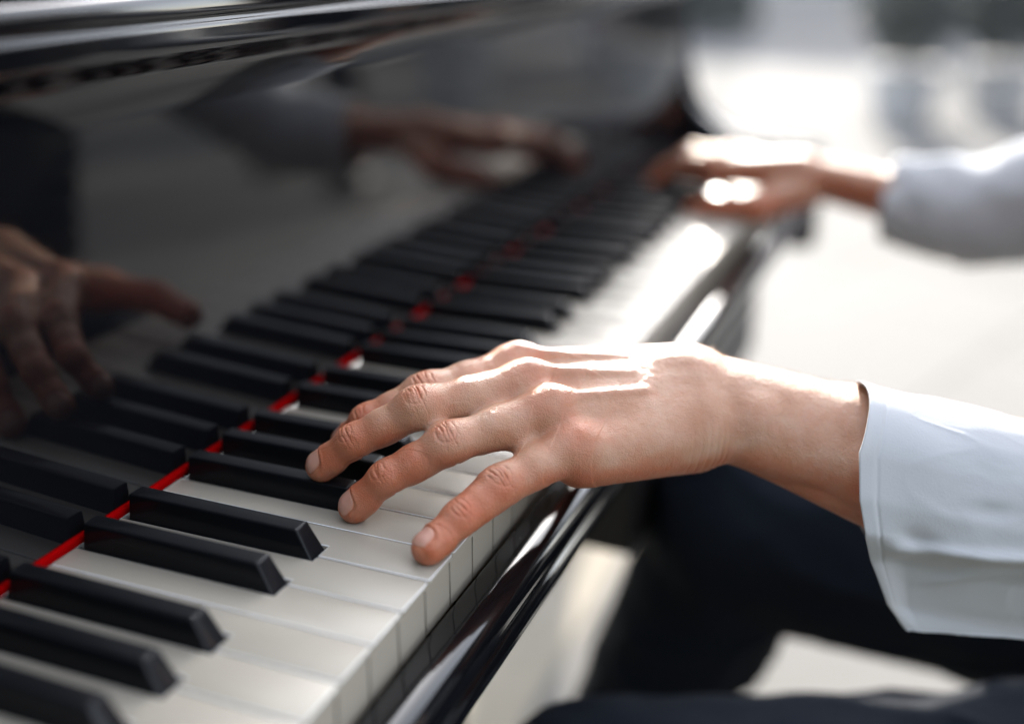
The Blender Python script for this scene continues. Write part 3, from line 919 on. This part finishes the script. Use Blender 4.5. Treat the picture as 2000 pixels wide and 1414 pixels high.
# body of the case behind, curved side
outline = [(X0 - 66, 702), (X1 + 66, 702), (X1 + 60, 1000), (X1 - 60, 1300), (X1 - 330, 1560), (X1 - 520, 1800), (X1 - 760, 1960), (X1 - 960, 1900), (X0 - 66, 1700)]
bm = bmesh.new(); vs = [bm.verts.new((x, y, -112)) for x, y in outline]; f = bm.faces.new(vs)
r = bmesh.ops.extrude_face_region(bm, geom=[f])
for v in r['geom']:
    if isinstance(v, bmesh.types.BMVert): v.co.z = 232
o = bm_obj('case', bm, M['lacquer'], piano)
# unseen raised top and prop, hinged on the bass side, added to block sky
def lidp(u, y, t_=0):
    a_ = math.radians(38)
    return (X0 - 64 + u * math.cos(a_) - t_ * math.sin(a_), y, 236 + u * math.sin(a_) + t_ * math.cos(a_))
lo_ = [(0, 360), (1350, 360), (1345, 800), (1260, 1120), (1020, 1450), (760, 1760), (420, 1960), (150, 1900), (0, 1720)]
bm = bmesh.new()
A_ = [bm.verts.new(lidp(u, y, 0)) for u, y in lo_]; B_ = [bm.verts.new(lidp(u, y, 22)) for u, y in lo_]
bm.faces.new(A_[::-1]); bm.faces.new(B_)
for i in range(len(A_)): bm.faces.new((A_[i], A_[(i + 1) % len(A_)], B_[(i + 1) % len(A_)], B_[i]))
bm_obj('lid', bm, M['lacquer'], piano)
bm = bmesh.new(); q0 = Vector((X1 + 40, 760, 232)); q1 = Vector(lidp(1180, 760, -1)); 
dd_ = (q1 - q0).normalized(); s_ = dd_.orthogonal().normalized(); t_ = dd_.cross(s_)
A_ = [bm.verts.new(q0 + (s_ * math.cos(k) + t_ * math.sin(k)) * 11) for k in np.linspace(0, 6.28, 10, endpoint=False)]
B_ = [bm.verts.new(q1 + (s_ * math.cos(k) + t_ * math.sin(k)) * 11) for k in np.linspace(0, 6.28, 10, endpoint=False)]
for i in range(10): bm.faces.new((A_[i], A_[(i + 1) % 10], B_[(i + 1) % 10], B_[i]))
bm_obj('added_lid_prop', bm, M['satin'], piano)
# legs
for lx, ly in ((1300, 392), (X0 - 10, 330), (380, 1650)):
    bm = bmesh.new(); box(bm, lx - 45, lx + 45, ly - 45, ly + 60, -660, -112.5, 8, 3); box(bm, lx - 52, lx + 52, ly - 50, ly + 70, -719.5, -660.5, 8, 3)
    o = bm_obj('leg', bm, M['satin'], piano); smooth_by_angle(o)
# pedal lyre
bm = bmesh.new()
for dx in (-65, 45): box(bm, 400 + dx - 20, 400 + dx + 20, 172, 218, -640, -112.5, 5, 2)
box(bm, 300, 500, 166, 290, -672, -640.5, 6, 2)
ly = bm_obj('pedal_lyre', bm, M['satin'], piano); smooth_by_angle(ly)
for dx in (-50, 0, 50):
    bm = bmesh.new(); box(bm, 400 + dx - 11, 400 + dx + 11, 80, 165.5, -664, -656, 3, 2)
    o = bm_obj('pedal', bm, M['brass'], ly); 
    o.parent = ly; o.matrix_parent_inverse = ly.matrix_basis.inverted() @ Matrix.Identity(4)
# ------------------------------------------------------------------ bench
bench = empty('piano_bench', (450, -480, -720))
tag(bench, 'black leather piano bench under the seated player', 'bench')
bm = bmesh.new(); box(bm, 190, 720, -640, -330, -385, -342, 16, 4)
o = bm_obj('seat', bm, M['leather'], bench); smooth_by_angle(o)
bm = bmesh.new(); box(bm, 200, 710, -630, -340, -440, -385.5, 3, 2)
bm_obj('frame', bm, M['lacquer'], bench)
for lx in (215, 695):
    for ly_ in (-615, -355):
        bm = bmesh.new(); box(bm, lx - 18, lx + 18, ly_ - 18, ly_ + 18, -719.5, -440.5, 3, 2)
        bm_obj('leg', bm, M['lacquer'], bench)

# ------------------------------------------------------------------ plaza
g = bpy.data.materials.new('pale_paving'); g.use_nodes = True
p = g.node_tree.nodes['Principled BSDF']; p.inputs['Roughness'].default_value = 0.9; p.inputs['Specular IOR Level'].default_value = 0.08
tc = N(g, 'ShaderNodeTexCoord')
br = N(g, 'ShaderNodeTexBrick'); br.inputs['Scale'].default_value = 1.0
br.inputs['Brick Width'].default_value = 0.9; br.inputs['Row Height'].default_value = 0.6; br.inputs['Mortar Size'].default_value = 0.006
br.inputs['Color1'].default_value = (0.155, 0.15, 0.142, 1); br.inputs['Color2'].default_value = (0.17, 0.165, 0.155, 1); br.inputs['Mortar'].default_value = (0.09, 0.086, 0.08, 1)
mp = N(g, 'ShaderNodeMapping'); mp.inputs['Rotation'].default_value = (0, 0, 0.35)
L(g, tc.outputs['Object'], mp.inputs[0]); L(g, mp.outputs[0], br.inputs['Vector'])
n1 = N(g, 'ShaderNodeTexNoise'); n1.inputs['Scale'].default_value = 0.55; n1.inputs['Detail'].default_value = 5
L(g, tc.outputs['Object'], n1.inputs['Vector'])
rr = ramp(g, n1.outputs['Fac'], [(0.35, (0.80,) * 3), (0.65, (1.05,) * 3)])
mx = N(g, 'ShaderNodeMix', data_type='RGBA', blend_type='MULTIPLY'); mx.inputs['Factor'].default_value = 1
L(g, br.outputs['Color'], mx.inputs['A']); L(g, rr.outputs[0], mx.inputs['B']); L(g, mx.outputs['Result'], p.inputs['Base Color'])
n2 = N(g, 'ShaderNodeTexNoise'); n2.inputs['Scale'].default_value = 60; L(g, tc.outputs['Object'], n2.inputs['Vector'])
bb = N(g, 'ShaderNodeBump'); bb.inputs['Strength'].default_value = 0.3; bb.inputs['Distance'].default_value = 0.005
L(g, n2.outputs['Fac'], bb.inputs['Height']); L(g, bb.outputs[0], p.inputs['Normal'])
bm = bmesh.new(); bmesh.ops.create_grid(bm, x_segments=2, y_segments=2, size=150000)
for v in bm.verts: v.co.z = -720
ground = bm_obj('ground', bm, g); tag(ground, 'pale stone paving of the sunlit plaza', 'ground', kind='structure')


# darker sheet painting shade under the piano, a pale path and mottled cobbles further off
def paving(name, c1, c2, scale, seed=0):
    mm = mat(name, c1, 0.9); p = mm.node_tree.nodes['Principled BSDF']; p.inputs['Specular IOR Level'].default_value = 0.08
    tc = N(mm, 'ShaderNodeTexCoord'); nz = N(mm, 'ShaderNodeTexNoise'); nz.inputs['Scale'].default_value = scale; nz.inputs['Detail'].default_value = 4
    L(mm, tc.outputs['Object'], nz.inputs['Vector'])
    r = ramp(mm, nz.outputs['Fac'], [(0.38, c1), (0.62, c2)]); L(mm, r.outputs[0], p.inputs['Base Color'])
    b = N(mm, 'ShaderNodeBump'); b.inputs['Strength'].default_value = 0.3; b.inputs['Distance'].default_value = 0.01
    L(mm, nz.outputs['Fac'], b.inputs['Height']); L(mm, b.outputs[0], p.inputs['Normal'])
    return mm
def sheet(name, pts, z, mm, label):
    bm = bmesh.new(); f = bm.faces.new([bm.verts.new((x, y, z)) for x, y in pts])
    tag(bm_obj(name, bm, mm), label, kind='structure')
sheet('shade_sheet', [(-400, 252), (1900, 252), (1900, 2400), (-400, 2400)], -716, paving('shaded_floor', (0.235, 0.215, 0.175), (0.26, 0.235, 0.195), 8), 'tan floor under the piano, shade painted into its colour')
sheet('path', [(4700, 150), (4800, 820), (20000, 3300), (20000, 1500)], -712, paving('pale_path', (0.115, 0.112, 0.108), (0.135, 0.132, 0.128), 2), 'pale path leading away from the piano')
sheet('cobbles', [(5600, -6000), (6200, 6000), (15500, 6000), (15000, -6000)], -716, paving('grey_cobbles', (0.03, 0.032, 0.035), (0.11, 0.11, 0.11), 1.0), 'mottled grey cobbles beyond the plaza')
# ------------------------------------------------------------------ things standing on the plaza
M['stone'] = mat('pale_stone', (0.50, 0.48, 0.44), 0.8); noise_bump(M['stone'], 30, 0.3, 0.004)
M['pot'] = mat('grey_concrete', (0.30, 0.30, 0.30), 0.8); noise_bump(M['pot'], 20, 0.3, 0.004)
M['silver_leaf'] = mat('silver_grey_leaves', (0.07, 0.075, 0.07), 0.6)
M['dark_leaf'] = mat('dark_green_leaves', (0.014, 0.022, 0.015), 0.6)
M['tree_leaf'] = mat('tree_leaves', (0.05, 0.075, 0.03), 0.6)
M['lilac'] = mat('lilac_petals', (0.30, 0.20, 0.33), 0.7)
M['bark'] = mat('bark', (0.12, 0.09, 0.07), 0.9); noise_bump(M['bark'], 12, 0.8, 0.02)

def leaf_cloud(centre, rad, n, size, seed, gaps=0.35):
    r = np.random.default_rng(seed)
    P = r.normal(0, 1, (n * 3, 3)); P /= np.linalg.norm(P, axis=1)[:, None]
    P *= (r.random(n * 3) ** 0.45)[:, None]
    P = P * (1 + 0.22 * vnoise(P * 100, 38, seed))[:, None]
    keep = vnoise(P * 100 + 500, 24, seed + 3) > -gaps
    P = P[keep][:n]
    C0 = A3(centre) + P * A3(rad)
    a = r.normal(0, 1, (len(P), 3)); a /= np.linalg.norm(a, axis=1)[:, None]
    b = np.cross(a, r.normal(0, 1, (len(P), 3))); b /= np.linalg.norm(b, axis=1)[:, None]
    s_ = size * r.uniform(.6, 1.4, len(P))[:, None]
    V = np.stack([C0 - a * s_, C0 + b * s_ * .45, C0 + a * s_, C0 - b * s_ * .45], 1).reshape(-1, 3)
    F = np.arange(len(P) * 4).reshape(-1, 4)
    return V, F

def cyl(bm, c, r0, r1, z0, z1, seg=24):
    a = [bm.verts.new((c[0] + r0 * math.cos(t), c[1] + r0 * math.sin(t), z0)) for t in np.linspace(0, 2 * math.pi, seg, endpoint=False)]
    b = [bm.verts.new((c[0] + r1 * math.cos(t), c[1] + r1 * math.sin(t), z1)) for t in np.linspace(0, 2 * math.pi, seg, endpoint=False)]
    for i in range(seg): bm.faces.new((a[i], a[(i + 1) % seg], b[(i + 1) % seg], b[i]))
    bm.faces.new(a[::-1]); bm.faces.new(b)

def shrub(x, y, r, h, leaf, label, seed, n=2600):
    t = empty('potted_shrub', (x, y, -720)); tag(t, label, 'shrub', 'potted shrubs in a row on the plaza')
    bm = bmesh.new(); cyl(bm, (x, y), 150, 200, -719.5, -420)
    o = bm_obj('pot', bm, M['pot'], t); smooth_by_angle(o)
    bm = bmesh.new(); cyl(bm, (x, y), 22, 14, -419.5, -300, 10); bm_obj('stem', bm, M['bark'], t)
    V, F = leaf_cloud((x, y, -400 + h / 2), (r, r, h / 2), n, 30, seed)
    link('foliage', mesh_np('foliage', V, F), leaf, t)
shrub(6300, 170, 300, 620, M['silver_leaf'], 'silvery shrub in a grey pot, nearest to the pale path', 11)
shrub(6650, -330, 330, 520, M['silver_leaf'], 'wide silvery shrub in a grey pot, behind the right sleeve', 12)
shrub(6500, -1550, 420, 900, M['lilac'], 'lilac flowering shrub in a grey pot, at the far end of the row', 14)
shrub(5800, -1150, 330, 600, M['silver_leaf'], 'silvery shrub in a grey pot beside the lilac shrub', 15)
shrub(5100, -1950, 330, 700, M['dark_leaf'], 'dark green shrub in a grey pot beyond the lilac shrub', 16)

def hedge(x, y, sx, sy, h, label, seed, leaf, n=9000):
    r = np.random.default_rng(seed)
    P = r.uniform(-1, 1, (n, 3)); k = r.integers(0, 3, n); P[np.arange(n), k] = np.sign(P[np.arange(n), k]) * r.uniform(.82, 1.06, n)
    C0 = A3((x, y, -720 + h / 2)) + P * A3((sx / 2, sy / 2, h / 2)); C0[:, 2] = np.maximum(C0[:, 2], -700)
    a = r.normal(0, 1, (n, 3)); a /= np.linalg.norm(a, axis=1)[:, None]
    b = np.cross(a, r.normal(0, 1, (n, 3))); b /= np.linalg.norm(b, axis=1)[:, None]
    s_ = 55 * r.uniform(.6, 1.4, n)[:, None]
    V = np.stack([C0 - a * s_, C0 + b * s_ * .6, C0 + a * s_, C0 - b * s_ * .6], 1).reshape(-1, 3)
    o = link('hedge', mesh_np('hedge', V, np.arange(n * 4).reshape(-1, 4)), leaf)
    tag(o, label, 'hedge')
hedge(13600, -700, 1200, 2300, 800, 'dark green clipped hedge in the upper right distance', 21, M['dark_leaf'])
hedge(12400, 2550, 900, 800, 620, 'small grey green hedge left of the pale path in the distance', 22, M['silver_leaf'], 5000)

def tree(x, y, h, r, label, seed):
    t = empty('tree', (x, y, -720)); tag(t, label, 'tree', 'trees round the plaza')
    bm = bmesh.new()
    cyl(bm, (x, y), 190, 110, -719.5, -720 + h * .55, 14)
    rr = random.Random(seed)
    for k in range(6):
        a = k * 1.05 + rr.random(); z = -720 + h * (.38 + .05 * k)
        p0 = Vector((x, y, z)); p1 = Vector((x + math.cos(a) * r * .6, y + math.sin(a) * r * .6, z + h * .25))
        d_ = (p1 - p0).normalized(); s_ = d_.orthogonal().normalized(); q = d_.cross(s_)
        A_ = [bm.verts.new(p0 + (s_ * math.cos(tt) + q * math.sin(tt)) * 70) for tt in np.linspace(0, 6.28, 8, endpoint=False)]
        B_ = [bm.verts.new(p1 + (s_ * math.cos(tt) + q * math.sin(tt)) * 25) for tt in np.linspace(0, 6.28, 8, endpoint=False)]
        for i in range(8): bm.faces.new((A_[i], A_[(i + 1) % 8], B_[(i + 1) % 8], B_[i]))
    bm_obj('trunk', bm, M['bark'], t)
    V, F = leaf_cloud((x, y, -720 + h * .72), (r, r, h * .33), 7000, 110, seed)
    link('crown', mesh_np('crown', V, F), M['tree_leaf'], t)
tree(24000, 9500, 7500, 2800, 'broad green tree far beyond the pale path', 31)
tree(28000, -2500, 8500, 3200, 'tall green tree at the far right edge of the plaza', 32)
tree(22000, -11000, 7000, 2700, 'round green tree mirrored in the fallboard', 33)
tree(15000, -15000, 7500, 2900, 'green tree at the side of the plaza, seen only as a reflection', 34)

# unseen grass and trees added behind the camera to cut bounce and low sky
sheet('added_lawn', [(-40000, -40000), (-1300, -40000), (-1300, 40000), (-40000, 40000)], -714, paving('added_grass', (0.03, 0.045, 0.02), (0.05, 0.07, 0.03), 3), 'unseen dark grass added behind the camera to cut ground bounce')
for q, (ex, ey, eh, er) in enumerate([(-4200, -9500, 6500, 1700), (-4600, -6600, 7200, 1800), (-4000, -3600, 6800, 1700), (-4400, -600, 7500, 1900), (-4100, 2500, 6900, 1700), (-4500, 5500, 7300, 1800), (-2400, -12500, 7000, 1900)]):
    eh *= 0.55
    t = empty('screen_tree', (ex, ey, -720)); tag(t, ('tall', 'broad', 'slender', 'dense', 'dark', 'bushy', 'lone')[q] + ' dark conifer, unseen, added to block low sky behind the camera', 'tree', 'unseen trees added to block low sky')
    bm = bmesh.new(); cyl(bm, (ex, ey), 160, 60, -719.5, -720 + eh * .8, 10); bm_obj('trunk', bm, M['bark'], t)
    V, F = leaf_cloud((ex, ey, -720 + eh * .52), (er, er, eh * .48), 4200, 190, 70 + q, 0.6)
    link('crown', mesh_np('crown', V, F), M['dark_leaf'], t)
# a long facade added across the plaza to block bright horizon sky in reflections
M['wall'] = mat('plaster', (0.10, 0.097, 0.09), 0.85); noise_bump(M['wall'], 3, 0.3, 0.02)
M['window'] = mat('window_glass', (0.02, 0.025, 0.03), 0.08)
bl = empty('added_building', (42000, 2000, -720)); tag(bl, 'long facade with rows of dark windows, added to block horizon sky', 'added_building')
bm = bmesh.new(); box(bm, 41000, 49000, -26000, 30000, -715, 11500, 30, 1); bm_obj('wall', bm, M['wall'], bl)
bm = bmesh.new(); box(bm, 40600, 49400, -26400, 30400, 11501, 12000, 40, 1); bm_obj('roof', bm, M['pot'], bl)
for fl in range(3):
    for q in range(13):
        bm = bmesh.new(); y_ = -23500 + q * 4100; z_ = 700 + fl * 3600
        box(bm, 40900, 40999, y_ - 750, y_ + 750, z_, z_ + 2100, 20, 1); bm_obj('window', bm, M['window'], bl)
# ------------------------------------------------------------------ a bystander, mirrored in the fallboard
by = empty('person', (3080, -1600, -720))
tag(by, 'bystander in dark clothes with legs apart, mirrored in the glossy fallboard', 'person')
BX, BY = 3080.0, -1600.0
dirv = unit(A3((0.05, 1.0, 0)))
def Q(a, b, z): return A3((BX, BY, -720 + z)) + dirv * a + np.array([dirv[1], -dirv[0], 0]) * b
def by_skin(p):
    d = cone(p, Q(0, 0, 1400), Q(0, 0, 1520), 62, 52)
    d = smin(d, cone(p, Q(0, 10, 1610), Q(0, 5, 1660), 72, 84), 25)
    d = smin(d, cone(p, Q(0, 92, 1610), Q(0, 88, 1640), 10, 6), 14)
    for s_ in (-1, 1):
        d = smin(d, cone(p, Q(s_ * 82, 0, 1600), Q(s_ * 84, -6, 1640), 8, 12), 10)
        d = smin(d, cone(p, Q(s_ * 230, 0, 1150), Q(s_ * 250, 40, 880), 40, 26), 10)
        d = smin(d, cone(p, Q(s_ * 250, 45, 860), Q(s_ * 250, 60, 800), 30, 28), 10)
        for q in range(4):
            d = smin(d, cone(p, Q(s_ * 252, 38 + q * 17, 790), Q(s_ * 248, 42 + q * 17, 715 + abs(q - 1.5) * 8), 10, 8), 5)
        d = smin(d, cone(p, Q(s_ * 240, 88, 840), Q(s_ * 235, 108, 780), 11, 9), 8)
    d = smin(d, cone(p, Q(-230, 0, 1150), Q(230, 0, 1150), 40, 40), 20)
    return d
V, F, _n = surface(by_skin, (BX - 400, BY - 400, -40), (BX + 400, BY + 400, 1080), 9)
o = link('body', mesh_np('body', V, F), M['skin'], by, True)
for nm in ('red', 'nail', 'ink'): o.data.attributes.new(nm, 'FLOAT', 'POINT')
def by_coat(p):
    d = cone(p, Q(0, 0, 900), Q(0, 0, 1330), 158, 165, A3((dirv[1], -dirv[0], 0)), 1.35)
    d = smin(d, cone(p, Q(-150, 0, 1400), Q(150, 0, 1400), 75, 75), 50)
    for s_ in (-1, 1):
        d = smin(d, cone(p, Q(s_ * 195, 0, 1400), Q(s_ * 235, 0, 1120), 62, 52), 30)
        d = smin(d, cone(p, Q(s_ * 235, 0, 1120), Q(s_ * 248, 36, 905), 52, 42), 20)
    return d
V, F, _n = surface(by_coat, (BX - 450, BY - 450, -80), (BX + 450, BY + 450, 800), 14)
V += _n * (6 * vnoise(V, 60, 51))[:, None]
link('jacket', mesh_np('jacket', V, F), M['waistcoat'], by, True)
def by_trou(p):
    d = cone(p, Q(-70, 0, 900), Q(70, 0, 900), 120, 120)
    for s_, f in ((-1, 70), (1, -60)):
        t = cone(p, Q(s_ * 80, 0, 860), Q(s_ * 130, f * .4, 480), 100, 72)
        t = smin(t, cone(p, Q(s_ * 130, f * .4, 480), Q(s_ * 175, f, 80), 72, 58), 20)
        d = smin(d, t, 20)
    return d
V, F, _n = surface(by_trou, (BX - 450, BY - 450, -720), (BX + 450, BY + 450, 320), 14)
link('trousers', mesh_np('trousers', V, F), M['trousers'], by, True)
for s_, f in ((-1, 70), (1, -60)):
    V, F, _n = surface(lambda p: np.maximum(cone(p, Q(s_ * 175, f - 40, 45), Q(s_ * 185, f + 150, 35), 48, 36), -719 - p[:, 2]), (BX - 450, BY - 450, -740), (BX + 450, BY + 450, -600), 10)
    link('shoe', mesh_np('shoe', V, F), M['leather'], by, True)
V, F, _n = surface(lambda p: np.maximum(cone(p, Q(0, -8, 1640), Q(0, -10, 1690), 88, 84), -cone(p, Q(0, 100, 1560), Q(0, 100, 1650), 78, 74)), (BX - 200, BY - 200, 800), (BX + 200, BY + 200, 1100), 8)
link('hair', mesh_np('hair', V, F), M['hair'], by, True)
